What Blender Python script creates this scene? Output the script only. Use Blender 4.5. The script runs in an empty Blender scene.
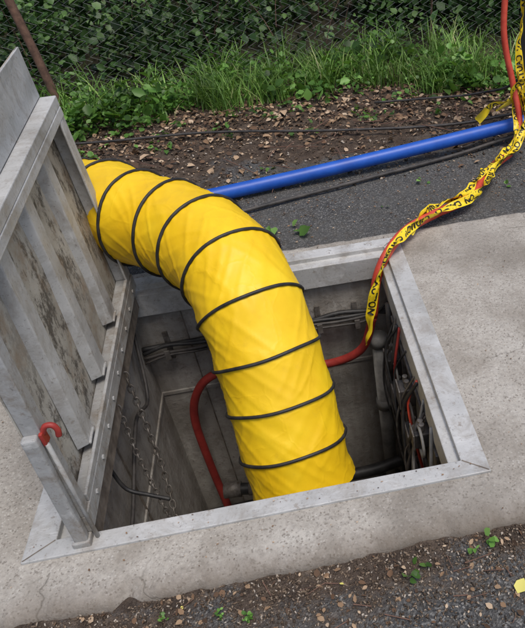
import bpy, math, random
import numpy as np
from mathutils import Vector, Matrix, noise
random.seed(7); rng=np.random.default_rng(7)
S=bpy.context.scene; COL=S.collection
# ------------------------------------------------------------ helpers
def link(o,parent=None):
    COL.objects.link(o)
    if parent: o.parent=parent
    return o
def empty(name):
    o=bpy.data.objects.new(name,None); return link(o)
def mesh(name,V,Fc,mat=None,parent=None,smooth=False):
    me=bpy.data.meshes.new(name); me.from_pydata([tuple(v) for v in V],[],[tuple(f) for f in Fc]); me.update()
    if smooth: me.polygons.foreach_set('use_smooth',[True]*len(me.polygons))
    if mat: me.materials.append(mat)
    return link(bpy.data.objects.new(name,me),parent)
def fastmesh(name,V,tris_quads,mat,parent=None,smooth=False):
    me=bpy.data.meshes.new(name); V=np.asarray(V,dtype=np.float32)
    me.vertices.add(len(V)); me.vertices.foreach_set('co',V.ravel())
    loops=np.concatenate([a.ravel() for a in tris_quads]); tot=np.concatenate([np.full(len(a),a.shape[1]) for a in tris_quads])
    st=np.concatenate([[0],np.cumsum(tot)[:-1]])
    me.loops.add(len(loops)); me.loops.foreach_set('vertex_index',loops.astype(np.int32))
    me.polygons.add(len(tot)); me.polygons.foreach_set('loop_start',st.astype(np.int32)); me.polygons.foreach_set('loop_total',tot.astype(np.int32))
    if smooth: me.polygons.foreach_set('use_smooth',[True]*len(tot))
    me.update(calc_edges=True); me.materials.append(mat)
    return link(bpy.data.objects.new(name,me),parent)
def catmull(P,n=12):
    P=[np.array(p,float) for p in P]; P=[2*P[0]-P[1]]+P+[2*P[-1]-P[-2]]; out=[]
    for i in range(1,len(P)-2):
        for k in range(n):
            t=k/n; a,b,c,d=P[i-1:i+3]
            out.append(.5*((2*b)+(-a+c)*t+(2*a-5*b+4*c-d)*t*t+(-a+3*b-3*c+d)*t**3))
    out.append(P[-2]); return np.array(out)
def frames(C):
    T=np.gradient(C,axis=0); T/=np.linalg.norm(T,axis=1)[:,None]+1e-12
    up=np.array([0,0,1.]) if abs(T[0][2])<.9 else np.array([1.,0,0])
    n=np.cross(T[0],up); n/=np.linalg.norm(n); N=[n]
    for i in range(1,len(C)):
        n=N[-1]-T[i]*np.dot(N[-1],T[i]); n/=np.linalg.norm(n); N.append(n)
    N=np.array(N); return T,N,np.cross(T,N)
def tube_arr(C,r,seg=10,cap=True):
    C=np.asarray(C,float); T,N,B=frames(C); n=len(C); r=np.broadcast_to(np.asarray(r,float),(n,))
    a=np.linspace(0,2*np.pi,seg,endpoint=False)
    V=(C[:,None]+r[:,None,None]*(np.cos(a)[None,:,None]*N[:,None]+np.sin(a)[None,:,None]*B[:,None])).reshape(-1,3)
    F=[(i*seg+j,i*seg+(j+1)%seg,(i+1)*seg+(j+1)%seg,(i+1)*seg+j) for i in range(n-1) for j in range(seg)]
    if cap: F.append(tuple(range(seg))[::-1]); F.append(tuple((n-1)*seg+j for j in range(seg)))
    return V,F
def tube(name,P,r,mat,parent=None,seg=10,n=10,spline=True):
    C=catmull(P,n) if spline else np.array(P,float)
    V,F=tube_arr(C,r,seg); return mesh(name,V,F,mat,parent,True)
def join(parts):
    V=[];F=[]
    for v,f in parts:
        o=len(V); V+= [tuple(x) for x in v]; F+=[tuple(i+o for i in q) for q in f]
    return V,F
BOXF=[(0,3,2,1),(4,5,6,7),(0,1,5,4),(1,2,6,5),(2,3,7,6),(3,0,4,7)]
def boxarr(a,b,fn=lambda p:p):
    (x0,y0,z0),(x1,y1,z1)=a,b
    return [fn(p) for p in [(x0,y0,z0),(x1,y0,z0),(x1,y1,z0),(x0,y1,z0),(x0,y0,z1),(x1,y0,z1),(x1,y1,z1),(x0,y1,z1)]],BOXF
def bev(o,w=.003,seg=2):
    m=o.modifiers.new('bevel','BEVEL'); m.width=w; m.segments=seg; m.limit_method='ANGLE'; return o
# ------------------------------------------------------------ materials
class M:
    def __init__(s,name,rough=.6,metal=0.,spec=.5):
        s.m=bpy.data.materials.new(name); s.m.use_nodes=True; s.t=s.m.node_tree; s.n=s.t.nodes; s.l=s.t.links
        s.b=s.n['Principled BSDF']; s.b.inputs['Roughness'].default_value=rough; s.b.inputs['Metallic'].default_value=metal
        s.b.inputs['Specular IOR Level'].default_value=spec
        s.tc=s.n.new('ShaderNodeTexCoord'); s.co=s.tc.outputs['Object']
    def set(s,inp,v):
        if hasattr(v,'is_linked') or hasattr(v,'links'): s.l.new(v,inp)
        elif isinstance(v,(tuple,list)): inp.default_value=tuple(v)+((1,) if len(v)==3 and len(inp.default_value)==4 else ())
        else: inp.default_value=v
    def map(s,scale=(1,1,1),rot=(0,0,0),co=None):
        n=s.n.new('ShaderNodeMapping'); s.l.new(co or s.co,n.inputs[0]); n.inputs['Scale'].default_value=scale; n.inputs['Rotation'].default_value=rot; return n.outputs[0]
    def noise(s,scale,detail=4,rough=.55,co=None,dist=0,out=0):
        n=s.n.new('ShaderNodeTexNoise'); s.l.new(co or s.co,n.inputs['Vector']); n.inputs['Scale'].default_value=scale; n.inputs['Detail'].default_value=min(detail,5); n.inputs['Roughness'].default_value=rough; n.inputs['Distortion'].default_value=dist; return n.outputs[out]
    def vor(s,scale,feat='F1',co=None,out='Distance'):
        n=s.n.new('ShaderNodeTexVoronoi'); n.feature=feat; s.l.new(co or s.co,n.inputs['Vector']); n.inputs['Scale'].default_value=scale; return n.outputs[out]
    def warp(s,amt,scale):
        nz_=s.noise(scale,4,.6,out=1); a=s.n.new('ShaderNodeVectorMath'); a.operation='MULTIPLY_ADD'; s.l.new(nz_,a.inputs[0]); a.inputs[1].default_value=(amt,amt,amt); s.l.new(s.co,a.inputs[2]); return a.outputs[0]
    def ramp(s,f,stops,interp='LINEAR'):
        n=s.n.new('ShaderNodeValToRGB'); s.l.new(f,n.inputs[0]); e=n.color_ramp.elements; n.color_ramp.interpolation=interp
        while len(e)<len(stops): e.new(.5)
        for k,(p,c) in zip(e,stops):
            k.position=p; c=(c,c,c) if not isinstance(c,(tuple,list)) else c; k.color=tuple(c)+(1,)
        return n.outputs[0]
    def mix(s,f,a,b,mode='MIX'):
        n=s.n.new('ShaderNodeMix'); n.data_type='RGBA'; n.blend_type=mode; s.set(n.inputs[0],f); s.set(n.inputs[6],a); s.set(n.inputs[7],b); return n.outputs[2]
    def math(s,op,a,b=0.,c=None,clamp=False):
        n=s.n.new('ShaderNodeMath'); n.operation=op; n.use_clamp=clamp; s.set(n.inputs[0],a); s.set(n.inputs[1],b)
        if c is not None: s.set(n.inputs[2],c)
        return n.outputs[0]
    def xyz(s,co=None):
        n=s.n.new('ShaderNodeSeparateXYZ'); s.l.new(co or s.co,n.inputs[0]); return n.outputs
    def island(s):
        return s.n.new('ShaderNodeNewGeometry').outputs['Random Per Island']
    def col(s,v): s.set(s.b.inputs['Base Color'],v); return s
    def rough(s,v): s.set(s.b.inputs['Roughness'],v); return s
    def bump(s,h,st=.3,d=.01):
        n=s.n.new('ShaderNodeBump'); s.l.new(h,n.inputs['Height']); n.inputs['Strength'].default_value=st; n.inputs['Distance'].default_value=d; s.l.new(n.outputs[0],s.b.inputs['Normal']); return s
    def translucent(s,color,fac=.3):
        t=s.n.new('ShaderNodeBsdfTranslucent'); s.set(t.inputs[0],color); mx=s.n.new('ShaderNodeMixShader'); mx.inputs[0].default_value=fac
        out=s.n['Material Output']; s.l.new(s.b.outputs[0],mx.inputs[1]); s.l.new(t.outputs[0],mx.inputs[2]); s.l.new(mx.outputs[0],out.inputs[0]); return s

def concrete_mat():
    m=M('concrete_mat',.9,spec=.25)
    base=m.ramp(m.noise(2.2,5,.65),[(.3,(.28,.254,.217)),(.5,(.39,.36,.316)),(.7,(.46,.432,.387))])
    fine=m.ramp(m.noise(75,5,.75),[(.32,.70),(.5,1.0),(.68,1.15)])
    c=m.mix(1,base,fine,'MULTIPLY')
    sp=m.n.new('ShaderNodeSeparateColor'); m.l.new(m.vor(210,out='Color'),sp.inputs[0])
    dark=m.ramp(sp.outputs[0],[(.91,0),(.94,1)]); lite=m.ramp(sp.outputs[1],[(.92,0),(.95,1)])
    c=m.mix(m.math('MULTIPLY',dark,.55),c,(.13,.11,.09)); c=m.mix(m.math('MULTIPLY',lite,.45),c,(.58,.55,.50))
    st=m.ramp(m.noise(5,5,.65,dist=.6),[(.46,0),(.70,1)]); c=m.mix(m.math('MULTIPLY',st,.5),c,(.19,.163,.13))
    st2=m.ramp(m.noise(1.3,4,.6,dist=.3),[(.50,0),(.62,1)]); c=m.mix(m.math('MULTIPLY',st2,.38),c,(.17,.15,.125))
    sp3=m.ramp(m.noise(17,4,.7),[(.64,0),(.69,1)]); c=m.mix(m.math('MULTIPLY',sp3,.45),c,(.12,.10,.08))
    crk=m.ramp(m.vor(1.15,'DISTANCE_TO_EDGE',co=m.warp(.22,3.5)),[(.0,1),(.0045,0)]); crm=m.ramp(m.noise(1.7,2),[(.5,0),(.56,1)])
    crk=m.math('MULTIPLY',crk,crm); c=m.mix(m.math('MULTIPLY',crk,.6),c,(.08,.07,.055))
    y=m.xyz()[1]
    e2=m.math('SUBTRACT',.0,m.math('ADD',y,.10)); e3=m.math('MULTIPLY_ADD',e2,11,m.math('SUBTRACT',m.noise(9,5,.7),.44),clamp=True)
    c=m.mix(m.math('MULTIPLY',e3,.8),c,(.13,.10,.074))
    h=m.math('SUBTRACT',m.math('ADD',m.noise(75,5,.75),m.math('MULTIPLY',m.vor(190),.4)),m.math('MULTIPLY',crk,.5))
    return m.col(c).bump(h,.42,.005).m
def ground_mat():
    m=M('ground_mat',.93,spec=.2)
    X,Y,Z=m.xyz()
    sp=m.vor(190,out='Color'); spn=m.n.new('ShaderNodeSeparateColor'); m.l.new(sp,spn.inputs[0])
    a=m.ramp(spn.outputs[0],[(0,(.045,.046,.047)),(.55,(.098,.098,.098)),(.85,(.165,.163,.156)),(1,(.34,.33,.31))])
    a=m.mix(m.ramp(m.noise(3,5,.65),[(.35,0),(.7,.55)]),a,(.145,.14,.13))
    a=m.mix(m.ramp(m.noise(25,5,.7),[(.5,0),(.72,.65)]),a,(.10,.082,.062))
    s=m.ramp(m.noise(14,5,.75),[(.25,(.035,.025,.019)),(.5,(.10,.072,.053)),(.75,(.21,.16,.118))])
    s=m.mix(m.ramp(m.noise(70,4,.8),[(.5,0),(.7,.8)]),s,(.028,.02,.015))
    s=m.mix(m.ramp(m.vor(110),[(.05,.8),(.14,0)]),s,(.27,.21,.16))
    nb=m.math('SUBTRACT',m.noise(2.4,5,.65),.5)
    far=m.math('MULTIPLY_ADD',m.math('ADD',m.math('SUBTRACT',Y,2.34),m.math('MULTIPLY',nb,1.5)),5,0,clamp=True)
    nb2=m.math('SUBTRACT',m.noise(6,5,.7),.5)
    ny=m.math('ADD',m.math('ADD',Y,.34),m.math('MULTIPLY',nb2,.8))
    near=m.math('MULTIPLY',m.math('MULTIPLY',ny,7,clamp=True),m.math('LESS_THAN',Y,.5))
    c=m.mix(far,a,s); c=m.mix(m.math('MULTIPLY',near,.92),c,s)
    veg=m.math('MULTIPLY_ADD',m.math('SUBTRACT',Y,3.55),2,0,clamp=True)
    c=m.mix(m.math('MULTIPLY',veg,.8),c,m.ramp(m.noise(9,5),[(.4,(.018,.018,.010)),(.7,(.04,.052,.018))]))
    h=m.math('ADD',m.noise(120,4,.8),m.math('MULTIPLY',m.vor(220),.8))
    return m.col(c).bump(h,.8,.010).m
def alu_mat(name='galvanized_metal_mat',tint=1.0,dirty=.5):
    m=M(name,.6,.12,.45)
    b=m.ramp(m.noise(4,5,.65),[(.3,(.37*tint,.368*tint,.355*tint)),(.6,(.52*tint,.52*tint,.51*tint)),(.8,(.62*tint,.62*tint,.61*tint))])
    d=m.ramp(m.noise(9,5,.78,dist=.5),[(.47,0),(.66,1)])
    c=m.mix(m.math('MULTIPLY',d,dirty),b,(.23,.195,.155))
    w=m.ramp(m.noise(70,5,.85),[(.57,0),(.67,1)]); c=m.mix(m.math('MULTIPLY',w,.6),c,(.12,.10,.085))
    w2=m.ramp(m.noise(24,5,.8),[(.60,0),(.65,1)]); c=m.mix(m.math('MULTIPLY',w2,.45),c,(.20,.15,.10))
    sc=m.noise(16,4,.6,co=m.map((1,12,1),(0,0,.5))); c=m.mix(m.math('MULTIPLY',m.ramp(sc,[(.6,0),(.72,1)]),.4),c,(.74,.74,.72))
    m.rough(m.ramp(m.noise(8,4),[(.3,.5),(.7,.8)]))
    return m.col(c).bump(m.noise(45,5,.75),.32,.004).m
def lidplate_mat():
    m=M('hatch_lid_plate_mat',.8,.0,.3)
    b=m.ramp(m.noise(5,5,.7),[(.3,(.30,.275,.23)),(.6,(.46,.435,.38)),(.8,(.54,.515,.47))])
    mold=m.ramp(m.noise(16,5,.85,co=m.map((1,1,.6))),[(.48,0),(.58,1)]); big=m.ramp(m.noise(2.6,4),[(.34,0),(.54,1)])
    c=m.mix(m.math('MULTIPLY',m.math('MULTIPLY',mold,big),.85),b,(.06,.05,.04))
    c=m.mix(m.math('MULTIPLY',m.ramp(m.noise(7,5,.7),[(.5,0),(.66,1)]),.55),c,(.27,.18,.10))
    return m.col(c).bump(m.noise(40,5,.7),.35,.004).m
def pitwall_mat():
    m=M('vault_concrete_mat',.88,spec=.25)
    b=m.ramp(m.noise(3.5,5,.65),[(.3,(.27,.25,.22)),(.55,(.40,.378,.34)),(.78,(.51,.485,.445))])
    streak=m.ramp(m.noise(7,5,.65,co=m.map((1,1,.12))),[(.44,0),(.66,1)])
    c=m.mix(m.math('MULTIPLY',streak,.6),b,(.15,.127,.103))
    bl=m.ramp(m.noise(9,5,.8),[(.50,0),(.62,1)]); c=m.mix(m.math('MULTIPLY',bl,.5),c,(.20,.17,.14))
    gr=m.ramp(m.noise(30,5,.8),[(.58,0),(.66,1)]); c=m.mix(m.math('MULTIPLY',gr,.5),c,(.09,.077,.064))
    wh=m.ramp(m.noise(11,5,.7,co=m.map((1,1,.4))),[(.6,0),(.70,1)]); c=m.mix(m.math('MULTIPLY',wh,.4),c,(.62,.60,.56))
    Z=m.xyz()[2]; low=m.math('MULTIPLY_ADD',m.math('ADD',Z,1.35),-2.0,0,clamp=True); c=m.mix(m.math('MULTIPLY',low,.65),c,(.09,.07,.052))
    return m.col(c).bump(m.noise(30,5,.7),.5,.01).m
def yellow_mat():
    m=M('yellow_vinyl_mat',.46,0,.40)
    b=m.ramp(m.noise(5,4,.6),[(.3,(.82,.50,.008)),(.6,(.90,.585,.012)),(.8,(.92,.64,.022))])
    g=m.ramp(m.noise(22,5,.75),[(.56,0),(.76,1)]); c=m.mix(m.math('MULTIPLY',g,.2),b,(.50,.31,.035))
    v=m.vor(6.5,'DISTANCE_TO_EDGE',co=m.warp(.12,4)); cre=m.ramp(v,[(0,1),(.05,.3),(.16,0)])
    h=m.math('ADD',m.math('MULTIPLY',cre,.55),m.math('MULTIPLY',m.noise(22,3,.55),.5))
    return m.col(c).bump(h,.22,.006).m
def simple(name,c1,c2,rough=.5,scale=20,bump=.15,metal=0,spec=.5):
    m=M(name,rough,metal,spec); m.col(m.ramp(m.noise(scale,5,.65),[(.35,c1),(.68,c2)])); m.bump(m.noise(scale*4,3,.6),bump,.004); return m.m
def leafmat(name,stops,trans,fac=.3,rough=.5,clump=None):
    m=M(name,rough,0,.35); c=m.ramp(m.island(),stops)
    if clump: c=m.mix(1,c,m.ramp(m.noise(clump,2),[(.33,.42),(.62,1.3)]),'MULTIPLY')
    m.col(c)
    if fac>0: m.translucent(trans,fac)
    return m.m
MC=concrete_mat(); MG=ground_mat(); MA=alu_mat(); MA2=alu_mat('weathered_metal_mat',.8,.8); ML=lidplate_mat(); MP=pitwall_mat(); MY=yellow_mat()
MBLK=simple('black_rubber_mat',(.010,.010,.011),(.04,.038,.036),.55)
MCAB=simple('dusty_black_cable_mat',(.018,.017,.017),(.08,.07,.062),.6,14)
MBLUE=simple('blue_pipe_mat',(.008,.070,.38),(.016,.11,.52),.42,9,.08)
MRED=simple('red_hose_mat',(.48,.042,.022),(.68,.10,.055),.45,12,.12)
MREDD=simple('dark_red_hose_mat',(.22,.020,.016),(.38,.04,.03),.55,12,.12)  # darker red: hose run inside the vault, one thin cable, latch
MCOND=simple('grey_conduit_mat',(.15,.145,.135),(.32,.31,.285),.6,12)
MCHAIN=simple('chain_steel_mat',(.10,.085,.07),(.27,.25,.23),.6,30,.2,.5)
MFENCE=simple('fence_wire_mat',(.15,.155,.15),(.32,.325,.31),.55,30,.1,.3)
MRUST=simple('rusty_post_mat',(.09,.05,.035),(.20,.11,.075),.85,25,.4)
MHINGE=simple('dirty_hinge_mat',(.10,.08,.062),(.26,.22,.18),.85,16,.4)
MWHITE=simple('white_label_mat',(.5,.5,.48),(.75,.75,.72),.5)
MTAPE=simple('caution_tape_mat',(.80,.56,.012),(.90,.68,.02),.42,12,.1)
MINK=simple('tape_lettering_mat',(.010,.010,.010),(.02,.02,.02),.45,12,.05)
def wood():
    m=M('weathered_wood_mat',.85,0,.3); c=m.ramp(m.noise(14,5,.7,co=m.map((1,1,.08))),[(.3,(.05,.042,.036)),(.55,(.13,.115,.10)),(.75,(.24,.22,.195))])
    return m.col(c).bump(m.noise(30,5,.7,co=m.map((1,1,.08))),.5,.01).m
MW=wood()
# ------------------------------------------------------------ ground
def nz(x,y,s,o=3): 
    return noise.fractal(Vector((x*s,y*s,3.1)),1.0,2.0,o)
def axis(lo,hi,step,far):
    a=list(np.arange(lo,hi+1e-6,step)); 
    o=[];d=step;v=hi
    while v<far: d*=1.5; v+=d; o.append(v)
    p=[];d=step;v=lo
    while v>-far: d*=1.5; v-=d; p.append(v)
    return sorted(p)+a+o
hx0,hx1,hy0,hy1=.03,1.32,.03,1.385
def snap(a,vals):
    a=np.array(a)
    for v in vals: a[np.argmin(abs(a-v))]=v
    return a
xs=snap(axis(-4,6,.05,120),[hx0,hx1]); ys=snap(axis(-2,7,.05,120),[hy0,hy1])
def gz(x,y):
    if y<1.44:
        z=-.050+ (0.006*nz(x,y,5)) 
        if y>-.45: z+=max(0,(y+.45)/.3)*.014*(1+nz(x,y,7)) if y<0 else 0
        return z
    z=-.008+.004*nz(x,y,4)
    if y>2.2:
        k=min(1,(y-2.2)/.5); z+=k*(.022*nz(x,y,3.2)+.012*nz(x,y,11))
    if y>3.2: z+=min(.25,(y-3.2)*.07)
    return z
V=[(x,y,gz(x,y)) for y in ys for x in xs]; nx=len(xs); F=[]
for j in range(len(ys)-1):
    for i in range(nx-1):
        cxm=(xs[i]+xs[i+1])/2; cym=(ys[j]+ys[j+1])/2
        if hx0<cxm<hx1 and hy0<cym<hy1: continue
        F.append((j*nx+i,j*nx+i+1,(j+1)*nx+i+1,(j+1)*nx+i))
mesh('ground',V,F,MG,smooth=True)
# slab
sx=snap(axis(-1.5,3.5,.011,60),[hx0,hx1])
prof=[(-.170,-.30),(-.169,-.050),(-.166,-.034),(-.162,-.022),(-.155,-.012),(-.145,-.005),(-.13,-.0015),(-.11,0)]+[(v,0) for v in np.arange(-.07,0,.035)]+[(hy0,0)]+[(v,0) for v in np.linspace(.1,1.3,14)]+[(hy1,0),(1.42,0),(1.45,-.0),(1.468,-.004),(1.478,-.012),(1.482,-.3)]
V=[];F=[]
for j,(y,z) in enumerate(prof):
    for x in sx:
        e=0
        if y<-.1:
            e=.009*nz(x,0,5,4)+.006*nz(x,9,20,2)+.0025*nz(x,j*.4,50,2)
            chip=max(0,nz(x,7,8,2)-.15)
        else: chip=0
        if y>1.44: e=.012*nz(x,5,5,4)+.006*nz(x,2,22,2)
        zz=z+(.0015*nz(x,y,4) if z>-.2 and not(-.04<y<1.42 and -.04<x<1.4) else 0)
        if -.17<y<-.12: zz-=max(0,.012*nz(x,y,11,2))+.025*chip+.003*max(0,nz(x,j*.5,40,2)); e+=.022*chip
        V.append((x,y+e,zz))
nx=len(sx)
for j in range(len(prof)-1):
    for i in range(nx-1):
        a=(sx[i]+sx[i+1])/2; b=(prof[j][0]+prof[j+1][0])/2
        if hx0<a<hx1 and hy0<b<hy1: continue
        F.append((j*nx+i,j*nx+i+1,(j+1)*nx+i+1,(j+1)*nx+i))
mesh('concrete_pavement',V,F,MC,smooth=True)
# ------------------------------------------------------------ vault
vault=empty('utility_vault')
def rings(levels,closeb=False):
    V=[];F=[]
    for (x0,x1,y0,y1,z) in levels: V+=[(x0,y0,z),(x1,y0,z),(x1,y1,z),(x0,y1,z)]
    for k in range(len(levels)-1):
        for i in range(4):
            F.append((k*4+i,k*4+(i+1)%4,k*4+4+(i+1)%4,k*4+4+i))
    if closeb: n=len(V); F.append((n-4,n-3,n-2,n-1))
    return V,F
fr=[(0,1.35,0,1.413,-.05),(0,1.35,0,1.413,.009),(.085,1.272,.058,1.343,.009),(.085,1.272,.058,1.343,-.014),(.115,1.237,.072,1.298,-.016),(.115,1.237,.072,1.298,-.13),(.085,1.262,.05,1.33,-.131)]
o=mesh('frame',*rings(fr),MA,vault); bev(o,.003)
pw=[(.085,1.262,.05,1.33,-.131),(.085,1.262,.05,1.33,-.62),(.092,1.255,.057,1.323,-.623),(.092,1.255,.057,1.323,-.640),(.085,1.262,.05,1.33,-.643),(.085,1.262,.05,1.33,-1.75)]
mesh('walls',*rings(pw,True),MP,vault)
parts=[]
def seam(p,q,w=.0018):
    p=np.array(p);q=np.array(q);d=(q-p)/np.linalg.norm(q-p);n=np.array([-d[1],d[0]])*w
    return [(p[0]-n[0],p[1]-n[1],.0102),(q[0]-n[0],q[1]-n[1],.0102),(q[0]+n[0],q[1]+n[1],.0102),(p[0]+n[0],p[1]+n[1],.0102)],[(0,1,2,3)]
for a,b in [((1.345,.004),(1.275,.056)),((1.345,1.408),(1.275,1.345)),((.004,.004),(.083,.056))]: parts.append(seam(a,b))
mesh('frame_weld_seams',*join(parts),MHINGE,vault)
parts=[boxarr((.30,1.318,-1.74),(.304,1.329,-.14)),boxarr((.86,1.318,-1.74),(.865,1.329,-.14)),boxarr((.086,.62,-1.74),(.092,.625,-.14))]
mesh('wall_joints',*join(parts),MHINGE,vault)
for k,(x,z) in enumerate([(.2,-.31),(.40,-.30),(.92,-.31),(1.10,-.32)]):
    o=mesh('cable_bracket_%d'%k,*join([boxarr((x-.012,1.25,z-.05),(x+.012,1.33,z-.036)),boxarr((x-.012,1.318,z-.10),(x+.012,1.329,z+.06)),boxarr((x-.012,1.25,z-.036),(x+.012,1.256,z-.0))]),MCHAIN,vault)
for k in range(4):
    P=[(.09,1.28-.01*k,-.30-.02*k)]+[(x,1.285-.012*k+.01*random.random(),-.305-.013*k+.022*random.random()) for x in np.linspace(.2,1.15,8)]+[(1.255,1.25,-.30+.02*k)]
    tube('far_wall_cable_%d'%k,P,.012-.002*k,MBLK if k<2 else MCAB,vault,8,6)
parts=[]
for i in range(160):
    x=random.uniform(.1,1.24);y=random.uniform(.08,1.3);r=random.uniform(.01,.05)
    a=random.random()*3
    pts=[(math.cos(a+t*1.256)*r*random.uniform(.6,1),math.sin(a+t*1.256)*r*random.uniform(.6,1)) for t in range(5)]
    h=r*random.uniform(.3,.8)
    parts.append(([(x+p,y+q,-1.75) for p,q in pts]+[(x,y,-1.75+h)],[(i2,(i2+1)%5,5) for i2 in range(5)]))
mesh('floor_rubble',*join(parts),MP,vault)
tube('floor_pipe',[(.30,1.12,-1.20),(.5,1.10,-1.21),(1.0,1.08,-1.22),(1.25,1.1,-1.2)],.032,MBLK,vault,12)
V,Fq=join([tube_arr([(.27,1.12,-1.2),(.36,1.115,-1.205)],.043,14),tube_arr([(.40,1.11,-1.205),(.45,1.108,-1.21)],.040,14)])
mesh('floor_pipe_coupling',V,Fq,MCHAIN,vault,True)
tube('floor_pipe_upper',[(.09,1.2,-1.50),(.7,1.22,-1.5),(1.25,1.2,-1.48)],.045,MCAB,vault,12)
V,Fq=join([tube_arr([(1.185,1.19,-.40),(1.185,1.19,-1.74)],.036,18),tube_arr([(1.185,1.19,-.385),(1.185,1.19,-.44)],.044,18),tube_arr([(1.185,1.19,-.80),(1.185,1.19,-.86)],.044,18)])
mesh('conduit',V,Fq,MCOND,vault,True)
tube('conduit_small',[(1.235,1.10,-.14),(1.235,1.10,-1.74)],.014,MCAB,vault,12)
for k in range(20):
    y0=random.uniform(.25,.92); z0=random.uniform(-.13,-.06); y1=y0+random.uniform(-.12,.12)
    P=[(1.235,y0,z0),(1.21-random.random()*.035,y0+random.uniform(-.06,.06),-.2-.1*random.random()),(1.20-random.random()*.045,(y0+y1)/2+random.uniform(-.1,.1),-.42),(1.215-random.random()*.04,y1,-.65),(1.23,y1+random.uniform(-.08,.08),-.95),(1.235,y1,-1.7)]
    rr=random.choice([.004,.005,.007,.010]); mm=random.choice([MCAB,MBLK,MBLK,MBLK,MCOND,MCHAIN])
    if k<13: tube('cable_tangle_%d'%k,P,rr,mm,vault,8,8)
tube('cable_tangle_red',[(1.235,.82,-.06),(1.20,.80,-.24),(1.205,.84,-.42),(1.23,.80,-.7)],.006,MREDD,vault,8)
tube('cable_tangle_orange',[(1.235,.50,-.06),(1.20,.52,-.18),(1.205,.46,-.32),(1.23,.45,-.5)],.006,MRED,vault,8)
for k in range(4):
    y=.34+.16*k; P=[(1.205,y+.055*math.cos(t),-.20-.04*k+.055*math.sin(t)) for t in np.linspace(0,2*math.pi*.9,9)]
    tube('cable_loop_%d'%k,P,.0055,random.choice([MBLK,MCAB,MCOND]),vault,8,6)
# equipment boxes and fittings bolted to the right wall
parts=[]; lids=[]
for (y,z,wy,wz) in [(.90,-.30,.085,.13),(.74,-.36,.10,.10),(.60,-.20,.07,.09),(.45,-.30,.09,.11),(.34,-.17,.06,.07)]:
    parts.append(boxarr((1.185,y,z-wz),(1.245,y+wy,z))); lids.append(boxarr((1.178,y-.004,z-wz-.004),(1.1845,y+wy+.004,z+.004)))
    for yy in (y+.02,y+wy-.02): lids.append(tube_arr([(1.215,yy,z+.004),(1.215,yy,z+.035)],.011,10))
bev(mesh('splice_boxes',*join(parts),MCAB,vault),.005); bev(mesh('splice_box_covers',*join(lids),MCHAIN,vault),.002)
parts=[]
for y in (.28,.52,.70,.86,1.03): parts.append(boxarr((1.247,y,-.95),(1.258,y+.022,-.135)))
for z in (-.19,-.45,-.75): parts.append(boxarr((1.236,.24,z-.012),(1.2465,1.06,z+.012)))
bev(mesh('wall_rack',*join(parts),MCHAIN,vault),.002)
# ------------------------------------------------------------ hatch lid
lid=empty('hatch_lid')
def LP(p):
    d,y,z=p; w=(1.31-y)/1.26; return (d*(1-.25*w)+(1-w)*(.158-.03*z)+w*(.196+.035*z),y,z)
def lbox(name,y0,y1,z0,z1,d0,d1,mat,b=.003,ny=1):
    o=mesh(name,*boxarr((d0,y0,z0),(d1,y1,z1),LP),mat,lid); bev(o,b); return o
lbox('plate',.045,1.312,.03,1.045,-.066,-.060,ML)
lbox('top_flange',.045,1.312,.875,1.046,-.0595,-.054,MA)
lbox('top_channel',.045,1.312,.835,.872,-.0595,0,MA)
lbox('top_channel_lip',.05,1.308,.80,.834,-.008,0.0015,MA)
lbox('far_channel',1.268,1.312,.096,.834,-.0595,-.002,MA)
lbox('far_channel_lip',1.225,1.2675,.096,.799,-.008,.0005,MA)
lbox('near_channel',.045,.095,.096,.834,-.0595,-.002,MA2)
lbox('bottom_channel',.045,1.312,.03,.095,-.0595,.004,MA2)
lbox('bottom_channel_lip',.10,1.22,.0955,.125,-.010,.0035,MA2)
for k,y in enumerate([.33,.645,.96]):
    prof_=[(-.0595,y-.055),(-.020,y-.038),(-.020,y+.038),(-.0595,y+.055)]
    V=[LP((d,yy,.126)) for d,yy in prof_]+[LP((d,yy,.833)) for d,yy in prof_]
    F=[(0,1,5,4),(1,2,6,5),(2,3,7,6),(3,2,1,0),(4,5,6,7)]
    o=mesh('stiffener_rib_%d'%k,V,F,MA,lid); bev(o,.004)
    tube('rib_weld_%d'%k,[LP((-.018,y-.036,.128)),LP((-.018,y,.131)),LP((-.018,y+.036,.128))],.005,MA2,lid,6,4)
parts=[]
for y in np.linspace(.16,1.22,9):
    c=np.array(LP((.004,y,.062))); parts.append(tube_arr([c,c+np.array([.005,0,0])],.008,6))
mesh('bottom_bolts',*join(parts),MA2,lid)
lbox('hinge_strip',.06,1.30,-.075,.028,-.030,-.018,MHINGE)
for k,y in enumerate(np.linspace(.16,1.2,4)):
    tube('hinge_barrel_%d'%k,[(.142,y-.05,.012),(.142,y+.05,.012)],.013,MHINGE,lid,12,spline=False)
def sqbar(P,w,h):
    V=[];F=[]
    for (x,y,z) in P: V+=[(x-w,y-h,z),(x+w,y-h,z),(x+w,y+h,z),(x-w,y+h,z)]
    for k in range(len(P)-1):
        for a in range(4): F.append((k*4+a,k*4+(a+1)%4,k*4+4+(a+1)%4,k*4+4+a))
    F.append((3,2,1,0)); n=len(V); F.append((n-4,n-3,n-2,n-1)); return V,F
o=mesh('hold_open_strut',*sqbar([(.166,.030,-.01),(.176,.030,.22),(.186,.030,.415),(.184,.034,.435)],.019,.013),MA2,lid); bev(o,.006,3)
o=mesh('strut_foot',*sqbar([(.166,.030,-.015),(.167,.030,.03)],.025,.019),MA2,lid); bev(o,.004)
tube('strut_rod',[(.204,.040,.01),(.214,.040,.40)],.006,MA2,lid,10,spline=False)
tube('latch_handle',[(.209,.052,.425),(.224,.052,.448),(.241,.052,.447),(.247,.052,.43),(.243,.052,.41)],.0075,MREDD,lid,10)
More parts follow.
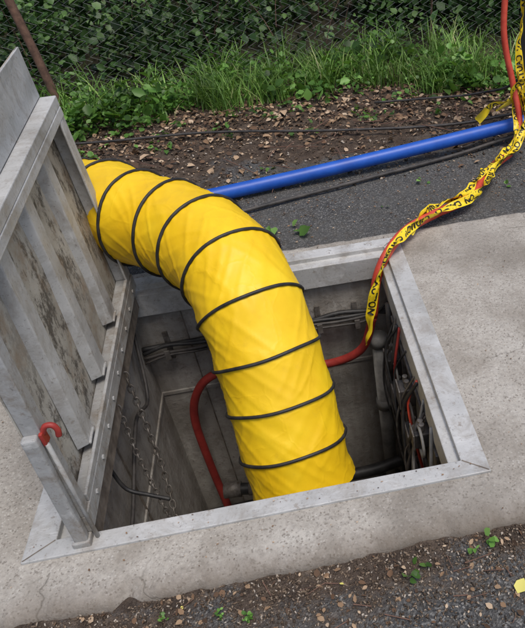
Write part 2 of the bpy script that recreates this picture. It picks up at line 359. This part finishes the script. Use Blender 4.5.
o=mesh('latch_bracket',*boxarr((.2055,.036,.395),(.2145,.066,.436)),MREDD,lid); bev(o,.002)
def chain(name,P,parent,R=.016,r=.0035):
    C=catmull(P,20); d=np.r_[0,np.cumsum(np.linalg.norm(np.diff(C,axis=0),axis=1))]; n=int(d[-1]/(R*2.1)); parts=[]
    for k in range(n):
        s=(k+.5)/n*d[-1]; c=np.array([np.interp(s,d,C[:,i]) for i in range(3)]); c2=np.array([np.interp(s+.01,d,C[:,i]) for i in range(3)])
        t=c2-c; t/=np.linalg.norm(t)+1e-9; a=np.cross(t,[1,.3,.1]); a/=np.linalg.norm(a); b=np.cross(t,a); u=a if k%2 else b
        L=[c+t*math.cos(x)*R*1.35+u*math.sin(x)*R*.75 for x in np.linspace(0,2*math.pi,13)]
        parts.append(tube_arr(L,r,6,False))
    return mesh(name,*join(parts),MCHAIN,parent,True)
chain('chain_long',[(.16,.80,-.03),(.16,.79,-.3),(.165,.74,-.6),(.17,.62,-.78),(.17,.55,-.70)],vault)
chain('chain_short',[(.16,.62,-.03),(.16,.60,-.3),(.18,.57,-.62),(.16,.56,-.85)],vault,.013,.003)
tube('hanging_cable',[(.14,.40,-.10),(.17,.38,-.20),(.24,.36,-.23),(.31,.34,-.25)],.007,MBLK,vault,8)
tube('left_wall_cable',[(.11,1.2,-.14),(.13,1.0,-.35),(.12,.8,-.3),(.12,.4,-.42),(.12,.1,-.4)],.008,MCAB,vault,8)
# ------------------------------------------------------------ ventilation duct
duct=empty('ventilation_duct')
CP=[(-2.4,2.55,.205),(-1.6,2.38,.205),(-.95,2.14,.21),(-.45,1.88,.23),(-.10,1.68,.285),(.10,1.51,.330),(.25,1.36,.325),(.40,1.25,.31),(.53,1.10,.30),(.635,.93,.265),(.685,.785,.175),(.715,.68,.04),(.735,.59,-.11),(.75,.50,-.26),(.765,.425,-.41)]
Cc=catmull(CP,40); d=np.r_[0,np.cumsum(np.linalg.norm(np.diff(Cc,axis=0),axis=1))]
ringS=[d[40*i] for i in range(6,14)]
step=np.mean(np.diff(ringS)); s=ringS[0]-step
while s>.05: ringS.insert(0,s); s-=step
Ls=np.arange(0,d[-1],.0055); C=np.stack([np.interp(Ls,d,Cc[:,i]) for i in range(3)],1)
k=np.ones(15)/15
Cs=C.copy()
for i in range(3): Cs[7:-7,i]=np.convolve(C[:,i],k,'valid')
C=Cs; T,N,B=frames(C); seg=132; Rr=.199
V=[];rs=np.array(ringS)
for i,sv in enumerate(Ls):
    j=np.searchsorted(rs,sv); a=rs[j-1] if j>0 else rs[0]-step; b=rs[j] if j<len(rs) else d[-1]+.0
    f=min(1,max(0,(sv-a)/(b-a+1e-9))); env=math.sin(math.pi*f)
    for q in range(seg):
        th=2*math.pi*q/seg; ct,sn=math.cos(th),math.sin(th)
        def rid(k1,off,tw):
            n_=noise.noise(Vector((math.cos(th+tw*sv)*k1+off,math.sin(th+tw*sv)*k1,sv*3.0+off))); return (1-min(1,abs(n_)*3.6))**2
        cr=rid(2.3,1.7,4.5)+rid(2.3,8.2,-4.5)
        lo=noise.noise(Vector((ct*1.5,sn*1.5,sv*4+5)))
        fine=noise.noise(Vector((ct*6+sv*9,sn*6,sv*22)))
        fold=math.sin(th*26+3*math.sin(sv*40)+lo*5)*.0012*math.exp(-((min(f,1-f))/.12)**2)
        r=Rr-env*.006+env**.5*(cr-.7)*.0036+lo*.006*env+fine*.0010*env+fold
        V.append(tuple(C[i]+r*(ct*N[i]+sn*B[i])))
n=len(Ls); F=[(i*seg+q,i*seg+(q+1)%seg,(i+1)*seg+(q+1)%seg,(i+1)*seg+q) for i in range(n-1) for q in range(seg)]
mesh('fabric',V,F,MY,duct,True)
parts=[]
for sv in ringS:
    i=min(n-2,int(round(sv/.0055))); th=np.linspace(0,2*np.pi,73)
    L=C[i]+ (Rr+.0035)*(np.cos(th)[:,None]*N[i]+np.sin(th)[:,None]*B[i]) + np.array([.003*math.sin(2*t+sv*9)+.0015*math.sin(5*t+sv*31) for t in th])[:,None]*T[i]
    parts.append(tube_arr(L,.0064,8,False))
mesh('wear_rings',*join(parts),MBLK,duct,True)
# ------------------------------------------------------------ pipes & hoses
tube('blue_pipe',[(-1.2,1.90,.04),(-.4,1.98,.04),(.56,2.096,.042),(1.4,2.20,.065),(2.21,2.30,.10),(2.30,2.312,.105)],.038,MBLUE,None,24)
hoseP=[(2.12,2.38,1.6),(2.16,2.33,1.0),(2.15,2.3,.62),(2.20,2.26,.35),(2.22,2.18,.15),(2.12,2.05,.04),(1.96,1.91,.03),(1.76,1.63,.035),(1.56,1.52,.035),(1.40,1.40,.045),(1.29,1.27,.035),(1.21,1.20,-.06),(1.17,1.17,-.25),(1.10,1.17,-.43),(.95,1.22,-.53),(.75,1.25,-.53),(.55,1.25,-.48),(.40,1.25,-.49),(.29,1.24,-.56),(.22,1.24,-.75),(.22,1.22,-1.1),(.24,1.2,-1.5),(.25,1.2,-1.74)]
hose=empty('red_hose')
tube('hose_upper',hoseP[:6],.017,MRED,hose,14)
tube('hose_middle',hoseP[5:13],.022,MRED,hose,16)
tube('hose_lower',hoseP[12:],.021,MREDD,hose,14)
cab=[[( .2,1.80,.012),(.69,1.92,.012),(1.3,2.06,.014),(2.01,2.24,.02),(2.34,2.34,.10),(2.36,2.34,.6)],
[(-1.6,3.5,.03),(-.41,3.20,.03),(.4,3.05,.04),(1.2,2.80,.03),(1.9,2.62,.03),(2.38,2.62,.04),(3.4,2.75,.03)],
[(1.55,3.2,.03),(1.9,3.05,.06),(2.2,2.9,.10),(2.36,2.62,.25),(2.40,2.50,.6),(2.40,2.50,1.3)]]
for i,P in enumerate(cab): tube('black_cable',P,[.011,.009,.008][i],MCAB,None,8)
# caution tape
fc=bpy.data.curves.new('t','FONT'); fc.body='CAUTION'; fc.size=1; fc.offset=.03; fo=bpy.data.objects.new('t',fc); COL.objects.link(fo)
bpy.context.view_layer.update(); tm=bpy.data.meshes.new_from_object(fo.evaluated_get(bpy.context.evaluated_depsgraph_get()))
TV=np.array([v.co[:] for v in tm.vertices]); TF=[tuple(p.vertices) for p in tm.polygons]; COL.objects.unlink(fo); bpy.data.objects.remove(fo)
TV[:,0]-=TV[:,0].min(); TV[:,1]-=TV[:,1].min(); TH=TV[:,1].max(); TW=TV[:,0].max()
def ribbon(name,P,w,tw,parent,ph=0,wob=.01):
    C=catmull(P,26); T,N,B=frames(C); dd=np.r_[0,np.cumsum(np.linalg.norm(np.diff(C,axis=0),axis=1))]; G=[]
    for i in range(len(C)):
        a=ph+tw*dd[i]+.5*noise.noise(Vector((dd[i]*7,ph,0))); dirv=math.cos(a)*N[i]+math.sin(a)*B[i]; nn=np.cross(T[i],dirv)
        c=C[i]+nn*wob*noise.noise(Vector((dd[i]*14,ph,4)))
        G.append([c+dirv*(q/4-.5)*w+nn*.006*math.sin(q/4*6.3+dd[i]*30+ph) for q in range(5)])
    G=np.array(G); V=G.reshape(-1,3)
    F=[(i*5+q,i*5+q+1,(i+1)*5+q+1,(i+1)*5+q) for i in range(len(C)-1) for q in range(4)]
    mesh(name,V,F,MTAPE,parent,True)
    def ev(u,v):
        i=np.clip(np.searchsorted(dd,u)-1,0,len(C)-2); fu=(u-dd[i])/(dd[i+1]-dd[i]+1e-9); q=min(3,int(v*4)); fv=v*4-q
        a,b,c,e=G[i,q],G[i,q+1],G[i+1,q],G[i+1,q+1]; p=a*(1-fu)*(1-fv)+b*(1-fu)*fv+c*fu*(1-fv)+e*fu*fv
        nn=np.cross(c-a,b-a); nn/=np.linalg.norm(nn)+1e-12; return p,nn
    sc=.74*w/TH; u0=.01; V=[];F=[]
    while u0+TW*sc<dd[-1]:
        base=[ev(u0+x*sc,.13+y*sc/w) for x,y,_ in TV]
        for sg in (1,-1):
            o=len(V); V+=[tuple(p+nn*.0012*sg) for p,nn in base]; F+=[tuple(a+o for a in f) for f in TF]
        u0+=TW*sc*1.12
    if V: mesh(name+'_lettering',V,F,MINK,parent)
tape=empty('caution_tape')
ribbon('strand_main',[(2.24,2.29,.34),(2.24,2.16,.20),(2.15,2.04,.075),(2.0,1.90,.06),(1.80,1.60,.065),(1.59,1.485,.068),(1.43,1.37,.078),(1.29,1.23,.06),(1.20,1.15,-.05),(1.155,1.12,-.2),(1.12,1.09,-.34)],.044,8,tape,.6)
ribbon('strand_wrap',[(2.22,2.30,.28),(2.19,2.14,.13),(2.06,2.00,.06),(1.88,1.80,.075),(1.74,1.62,.062),(1.60,1.57,.06),(1.47,1.47,.06),(1.40,1.36,.05)],.042,-13,tape,2)
ribbon('strand_post',[(2.27,2.33,1.6),(2.26,2.31,.9),(2.24,2.30,.5),(2.26,2.28,.33),(2.20,2.28,.25),(2.12,2.30,.20)],.045,6,tape,1)
ribbon('knot_tail_a',[(2.25,2.29,.30),(2.17,2.27,.26),(2.08,2.30,.22),(2.02,2.33,.14)],.045,8,tape,3)
ribbon('knot_tail_b',[(2.25,2.27,.30),(2.28,2.18,.22),(2.36,2.12,.24),(2.5,2.1,.2)],.045,7,tape,1)
ribbon('knot_loop',[(2.24,2.28,.22),(2.20,2.24,.32),(2.25,2.22,.38),(2.31,2.27,.33),(2.27,2.29,.24)],.045,5,tape,.5)
# ------------------------------------------------------------ posts & fence
post=empty('wooden_post')
V=[];F=[]
for k in range(25):
    z=-.2+k*.11
    for a in range(4):
        sx_,sy_=[(-1,-1),(1,-1),(1,1),(-1,1)][a]; V.append((2.372+.066*sx_+.004*nz(z,a,3),2.42+.062*sy_+.004*nz(z,a+9,3),z))
for k in range(24):
    for a in range(4): F.append((k*4+a,k*4+(a+1)%4,k*4+4+(a+1)%4,k*4+4+a))
F.append((96,97,98,99)); o=mesh('shaft',V,F,MW,post); bev(o,.008)
mesh('label',*boxarr((2.312,2.345,.46),(2.39,2.3510,.56)),MWHITE,post)
fence=empty('chain_link_fence')
FY=4.05; parts=[]; w=.036; hh=.036
xsn=np.arange(-3.4,5.6,w*2)
for xi,x0 in enumerate(xsn):
    pts=[]
    for k in range(48):
        z=.04+k*hh; sgn=1 if (k%2)==0 else -1
        pts.append((x0+sgn*w*1.04,FY+.003*sgn+.02*noise.noise(Vector((x0*1.5,z*1.5,0))),z))
    parts.append(tube_arr(pts,.0018,4,False))
mesh('mesh_wires',*join(parts),MFENCE,fence)
parts=[]
for x in (3.3,-3.45): parts.append(tube_arr([(x,FY+.04,-.1),(x,FY+.04,1.85)],.028,14))
parts.append(tube_arr([(-3.5,FY+.04,1.80),(5.6,FY+.04,1.80)],.02,12)); parts.append(tube_arr([(-3.5,FY+.01,.06),(5.6,FY+.01,.05)],.003,6))
mesh('posts_and_rail',*join(parts),MFENCE,fence,True)
tube('rusty_fence_post',[(-.69,3.88,-.05),(-.72,3.88,.4),(-.76,3.88,.82),(-.82,3.88,1.5)],.030,MRUST,None,10)
# ------------------------------------------------------------ leaves
LT=np.array([(0,0,0),(-.30,.30,.07),(-.27,.66,.06),(0,1,-.04),(.27,.66,.06),(.30,.30,.07),(0,.5,-.01)])
LQ=np.array([(0,6,2,1),(0,5,4,6)]); LTr=np.array([(6,3,2),(6,4,3)])
def rotm(n,yaw,tilt,roll):
    cy_,sy_=np.cos(yaw),np.sin(yaw); ct,st=np.cos(tilt),np.sin(tilt); cr,sr=np.cos(roll),np.sin(roll)
    Rz=np.zeros((n,3,3));Rz[:,0,0]=cy_;Rz[:,0,1]=-sy_;Rz[:,1,0]=sy_;Rz[:,1,1]=cy_;Rz[:,2,2]=1
    Rx=np.zeros((n,3,3));Rx[:,0,0]=1;Rx[:,1,1]=ct;Rx[:,1,2]=-st;Rx[:,2,1]=st;Rx[:,2,2]=ct
    Ry=np.zeros((n,3,3));Ry[:,1,1]=1;Ry[:,0,0]=cr;Ry[:,0,2]=sr;Ry[:,2,0]=-sr;Ry[:,2,2]=cr
    return Rz@Rx@Ry
def leaves(name,P,size,tilt,mat,wid=1.0,rolls=.5,parent=None,curl=1.0):
    P=np.asarray(P); n=len(P); R=rotm(n,rng.uniform(0,6.283,n),tilt,rng.normal(0,rolls,n))
    t=LT.copy(); t[:,0]*=wid; t=t[None]*np.ones((n,1,1)); t[:,:,2]*=(rng.uniform(.3,2.2,n)*curl)[:,None]; t[:,:,0]*=rng.uniform(.7,1.25,n)[:,None]
    V=(np.einsum('nij,nkj->nki',R,t)*np.asarray(size)[:,None,None]+P[:,None]).reshape(-1,3)
    o=(np.arange(n)*7)[:,None,None]
    return fastmesh(name,V,[(LQ[None]+o).reshape(-1,4),(LTr[None]+o).reshape(-1,3)],mat,parent)
def gzv(P): return np.array([gz(x,y) for x,y in P])
MLIT=leafmat('dry_leaf_mat',[(0,(.06,.036,.022)),(.3,(.14,.08,.045)),(.55,(.24,.15,.085)),(.8,(.38,.26,.16)),(1,(.52,.40,.28))],(.25,.14,.07),0,.8)
n=9500; x=rng.uniform(-3.2,4.6,n); y=np.where(rng.random(n)<.5,rng.normal(3.25,.28,n),rng.uniform(2.15,3.8,n)); y+=.12*np.sin(x*2.2)
keep=rng.random(n)<np.clip((y-2.1)/.9,.08,1); x=x[keep];y=y[keep]
z=gzv(zip(x,y))+rng.uniform(.002,.018,len(x)); leaves('leaf_litter',np.c_[x,y,z],rng.uniform(.010,.045,len(x))*(1+.8*(rng.random(len(x))<.10)),rng.normal(0,.28,len(x)),MLIT,1.1,.35,curl=1.5)
MDEB=leafmat('mulch_mat',[(0,(.04,.028,.02)),(.5,(.13,.09,.06)),(.85,(.26,.20,.145)),(1,(.48,.42,.35))],(.1,.06,.04),0,.9)
def chips(name,x,y,smin,smax,mat,lift=.003):
    n=len(x); z=gzv(zip(x,y))+lift; t=np.array([(-.5,-.25,0),(.5,-.3,0),(.55,.25,0),(-.45,.3,0),(-.3,-.1,.35),(.35,-.12,.4),(.3,.15,.33),(-.3,.12,.38)])
    R=rotm(n,rng.uniform(0,6.28,n),rng.normal(0,.3,n),rng.normal(0,.3,n)); tt=t[None]*rng.uniform(.5,1.4,(n,8,3))
    V=(np.einsum('nij,nkj->nki',R,tt)*rng.uniform(smin,smax,n)[:,None,None]+np.c_[x,y,z][:,None]).reshape(-1,3)
    Q=np.array(BOXF); o=(np.arange(n)*8)[:,None,None]; return fastmesh(name,V,[(Q[None]+o).reshape(-1,4)],mat)
n=9000; x=rng.uniform(-3,4.5,n); y=rng.uniform(2.0,3.7,n); k=rng.random(n)<np.clip((y-1.9)/.6,.1,1); chips('mulch',x[k],y[k],.005,.022,MDEB)
n=12000; x=rng.uniform(-.6,2.4,n); y=-.165-np.abs(rng.normal(0,.15,n)); chips('gravel',x,y,.002,.010,MDEB,.001)
n=520; x=rng.uniform(-.6,2.4,n); y=-.17-np.abs(rng.normal(0,.2,n)); leaves('leaf_debris',np.c_[x,y,gzv(zip(x,y))+.006],rng.uniform(.008,.024,n),rng.normal(0,.25,n),MLIT,1.0,.3)
n=600; x=rng.uniform(-.6,2.6,n); y=rng.uniform(-.15,1.47,n); k=~((x>-.02)&(x<1.37)&(y>-.02)&(y<1.43)); x=x[k];y=y[k]
leaves('pavement_debris',np.c_[x,y,np.full(len(x),.004)],rng.uniform(.003,.010,len(x)),rng.normal(0,.1,len(x)),MLIT,.8,.1)
n=60; x=rng.uniform(.02,1.33,n); y=np.where(rng.random(n)<.5,rng.uniform(.01,.05,n),rng.uniform(1.35,1.40,n))
leaves('frame_debris',np.c_[x,y,np.full(n,.0125)],rng.uniform(.003,.009,n),rng.normal(0,.1,n),MLIT,.8,.1)
n=900; x=rng.uniform(-.2,3.2,n); y=rng.uniform(1.5,2.3,n); leaves('road_debris',np.c_[x,y,gzv(zip(x,y))+.005],rng.uniform(.004,.018,n),rng.normal(0,.15,n),MLIT,.8,.2)
parts=[]
for i in range(120):
    x=random.uniform(-1.5,3.2);y=random.uniform(2.3,3.6);a=random.uniform(0,6.28);l=random.uniform(.06,.35)
    P=[(x+math.cos(a)*l*t,y+math.sin(a)*l*t+random.uniform(-.01,.01),gz(x,y)+.02+random.uniform(0,.02)) for t in (0,.5,1)]
    parts.append(tube_arr(catmull(P,3),random.uniform(.0015,.004),5))
for i in range(60):
    x=random.uniform(-.4,2);y=random.uniform(-.42,-.19);a=random.uniform(0,6.28);l=random.uniform(.02,.09)
    P=[(x+math.cos(a)*l*t,y+math.sin(a)*l*t*.5,gz(x,y)+.008) for t in (0,.5,1)]
    parts.append(tube_arr(P,random.uniform(.0008,.0018),5))
mesh('twigs',*join(parts),MRUST,None)
G1=leafmat('ground_cover_leaf_mat',[(0,(.04,.09,.018)),(.4,(.075,.17,.03)),(.75,(.12,.26,.045)),(1,(.20,.36,.09))],(.18,.36,.04),.25,.45,2.2)
G2=leafmat('shrub_leaf_mat',[(0,(.016,.04,.010)),(.5,(.045,.10,.022)),(1,(.12,.21,.055))],(.08,.2,.02),0,.5,1.7)
G3=leafmat('grass_blade_mat',[(0,(.08,.16,.03)),(.5,(.16,.30,.055)),(.85,(.24,.40,.09)),(1,(.40,.38,.18))],(.2,.38,.04),.2,.5,2.5)
def clump(cx_,cy_,n,rad,h,smin,smax):
    a=rng.uniform(0,6.28,n); r=rad*np.sqrt(rng.random(n)); zz=h*rng.random(n)**.7*(1-.6*(r/rad)**2)
    X=cx_+r*np.cos(a);Y=cy_+r*np.sin(a); return np.c_[X,Y,gzv(zip(X,Y))+zz+.01],rng.uniform(smin,smax,n)
PP=[];SS=[]
for i in range(250):
    x=random.uniform(-3.0,4.6); edge=3.52+.13*math.sin(x*1.7)+.1*math.sin(x*4.1)-(.3 if x>2 else 0); y=edge+abs(random.gauss(0,.36))
    lush=1.0 if x<.9 else .6; big=random.random()<.3
    p,s_=clump(x,y,int(random.randint(30,75)*lush*(.6 if big else 1)),random.uniform(.08,.25),random.uniform(.05,.28),.045 if big else .02,.09 if big else .05); PP.append(p);SS.append(s_)
P=np.concatenate(PP);s_=np.concatenate(SS); leaves('ground_cover_plants',P,s_,rng.normal(.25,.5,len(P)),G1,1.35,.5)
def sprig(name,x,y,n,sz,mat,z=None):
    zz=gz(x,y) if z is None else z
    P=np.c_[x+rng.normal(0,sz*.5,n),y+rng.normal(0,sz*.5,n),zz+rng.uniform(.004,.03,n)]
    return leaves(name,P,rng.uniform(sz*.6,sz*1.1,n),rng.normal(.2,.4,n),mat,1.3,.4)
PP=[];SS=[]
for i in range(120):
    x=random.uniform(-1.5,3.6); y=random.uniform(2.8,3.6)+(.1 if x<2 else 0); n=random.randint(3,10); PP.append(np.c_[x+rng.normal(0,.03,n),y+rng.normal(0,.03,n),gz(x,y)+rng.uniform(.01,.04,n)]); SS.append(rng.uniform(.015,.05,n))
P=np.concatenate(PP);leaves('seedlings',P,np.concatenate(SS),rng.normal(.2,.4,len(P)),G1,1.3,.4)
for (x,y,n,sz) in [(1.06,-.24,9,.03),(1.283,-.199,6,.028),(.62,-.27,22,.012),(.55,-.25,16,.010),(.40,-.23,10,.012),(1.22,-.22,4,.02),(.9,1.6,4,.07),(.78,1.62,3,.06),(1.6,1.95,4,.03),(2.0,1.75,3,.03),(.75,2.4,3,.05),(1.35,1.75,2,.03)]: sprig('green_weed',x,y,n,sz,G1)
leaves('broad_leaf',[(-.18,3.45,.09),(-.12,3.42,.07)],[.16,.10],np.array([.5,.3]),G1,1.5,.1)
MYL=leafmat('yellow_leaf_mat',[(0,(.62,.55,.12)),(1,(.70,.64,.18))],(.7,.55,.05),0)
leaves('yellow_leaf',[(1.305,-.355,gz(1.3,-.37)+.012)],[.045],np.array([.12]),MYL,1.1,.1,curl=.5)
leaves('yellow_petals',[(.86,-.23,-.03),(.45,-.21,-.03),(2.3,1.35,.01)],[.014,.010,.025],np.array([.15,.2,.1]),MYL,1.0,.2)
n=14000
cxs=rng.uniform(-3.0,5.0,380); cys=3.55+np.abs(rng.normal(.12,.34,380))-(cxs>1.9)*.25
idx=rng.integers(0,380,n); x=cxs[idx]+rng.normal(0,.055,n); y=cys[idx]+rng.normal(0,.05,n)
kp=(x>.3)|(rng.random(n)<.22); x=x[kp];y=y[kp];n=len(x)
z=gzv(zip(x,y)); L=rng.uniform(.06,.36,n)*(.45+.65*(np.sin(idx[kp]*1.7)*.5+.5)); yaw=rng.uniform(0,6.28,n); bend=rng.uniform(.25,1.1,n); wd=rng.uniform(.0025,.006,n)
V=np.zeros((n,7,3)); dx=np.cos(yaw);dy=np.sin(yaw)
for k,t in enumerate((0,.35,.7)):
    hx=L*t*bend*t; hz=L*(t-.35*bend*t*t); w_=wd*(1-.5*t)
    for q,sg in enumerate((-1,1)):
        V[:,k*2+q,0]=x+dx*hx-dy*w_*sg; V[:,k*2+q,1]=y+dy*hx+dx*w_*sg; V[:,k*2+q,2]=z+hz
V[:,6,0]=x+dx*L*bend; V[:,6,1]=y+dy*L*bend; V[:,6,2]=z+L*(1-.35*bend)
o=(np.arange(n)*7)[:,None,None]
fastmesh('grass',V.reshape(-1,3),[(np.array([(0,1,3,2),(2,3,5,4)])[None]+o).reshape(-1,4),(np.array([(4,5,6)])[None]+o).reshape(-1,3)],G3)
PP=[];SS=[]
def shrub(cx_,cy_,rx,h,n,smin,smax):
    u=rng.normal(0,1,(n,3)); u/=np.linalg.norm(u,axis=1)[:,None]; r=rng.uniform(.35,1,n)**.6
    lob=1+.3*np.sin(u[:,0]*5+cx_*3)*np.cos(u[:,2]*4+cy_)
    X=cx_+u[:,0]*r*rx*lob; Y=cy_+u[:,1]*r*rx*lob; Z=h*.45+u[:,2]*r*h*.55*lob
    return np.c_[X,Y,np.maximum(Z,.02)+.1],rng.uniform(smin,smax,n)
for i in range(60):
    x=random.uniform(-4.0,5.5); y=random.uniform(4.4,5.8); p,q=shrub(x,y,random.uniform(.25,.5),random.uniform(.4,1.0),260,.03,.085); PP.append(p);SS.append(q)
for i in range(24):
    x=random.uniform(-6,9); y=random.uniform(6.6,8.5); p,q=shrub(x,y,random.uniform(.8,1.3),random.uniform(1.8,3.4),420,.10,.2); PP.append(p);SS.append(q)
n=4500; x=rng.uniform(-5,6.5,n); y=rng.uniform(4.1,7.2,n); PP.append(np.c_[x,y,gzv(zip(x,y))+rng.uniform(.02,.22,n)]); SS.append(rng.uniform(.03,.10,n))
P=np.concatenate(PP);s_=np.concatenate(SS); leaves('shrubs',P,s_,rng.normal(.3,.6,len(P)),G2,1.25,.6)
parts=[]
for i in range(50):
    x=random.uniform(-3,4.5); y=random.uniform(4.2,5.6); l=random.uniform(.4,1.2); a=random.uniform(-.7,.7)
    parts.append(tube_arr(catmull([(x,y,0),(x+a*.3*l,y+.05,l*.45),(x+a*l,y-.1*random.random(),l)],4),np.linspace(.006,.0015,9),5))
mesh('shrub_stems',*join(parts),MRUST,None,True)
# ------------------------------------------------------------ camera / light
R2=Vector((.9813,-.1756,-.0786)); Fw=Vector((.0929,.79,-.6060)).normalized(); R2=(R2-Fw*R2.dot(Fw)).normalized(); U2=R2.cross(Fw)
cam=bpy.data.cameras.new('camera'); co=bpy.data.objects.new('camera',cam); link(co)
mw=Matrix((( R2.x,U2.x,-Fw.x,.929),(R2.y,U2.y,-Fw.y,-1.160),(R2.z,U2.z,-Fw.z,1.544),(0,0,0,1))); co.matrix_world=mw
cam.sensor_fit='HORIZONTAL'; cam.sensor_width=36; cam.lens=43.67; cam.shift_x=-.2238; cam.clip_end=500; cam.clip_start=.02
S.camera=co
el,az=math.radians(68),math.radians(150)
wd_=bpy.data.worlds.new('World'); S.world=wd_; wd_.use_nodes=True; nt=wd_.node_tree; sky=nt.nodes.new('ShaderNodeTexSky'); sky.sky_type='NISHITA'; sky.sun_disc=False
sky.sun_elevation=el; sky.sun_rotation=az; sky.dust_density=3; sky.air_density=1.0
bg=nt.nodes['Background']; nt.links.new(sky.outputs[0],bg.inputs[0]); bg.inputs[1].default_value=.15
sl=bpy.data.lights.new('sun','SUN'); sl.energy=1.95; sl.angle=math.radians(22); sl.color=(1,.955,.89); so=bpy.data.objects.new('sun',sl); link(so)
dv=Vector((math.sin(az)*math.cos(el),math.cos(az)*math.cos(el),math.sin(el))); so.rotation_euler=(-dv).to_track_quat('-Z','Y').to_euler()
S.view_settings.view_transform='Standard'; S.view_settings.look='None'; S.view_settings.exposure=0
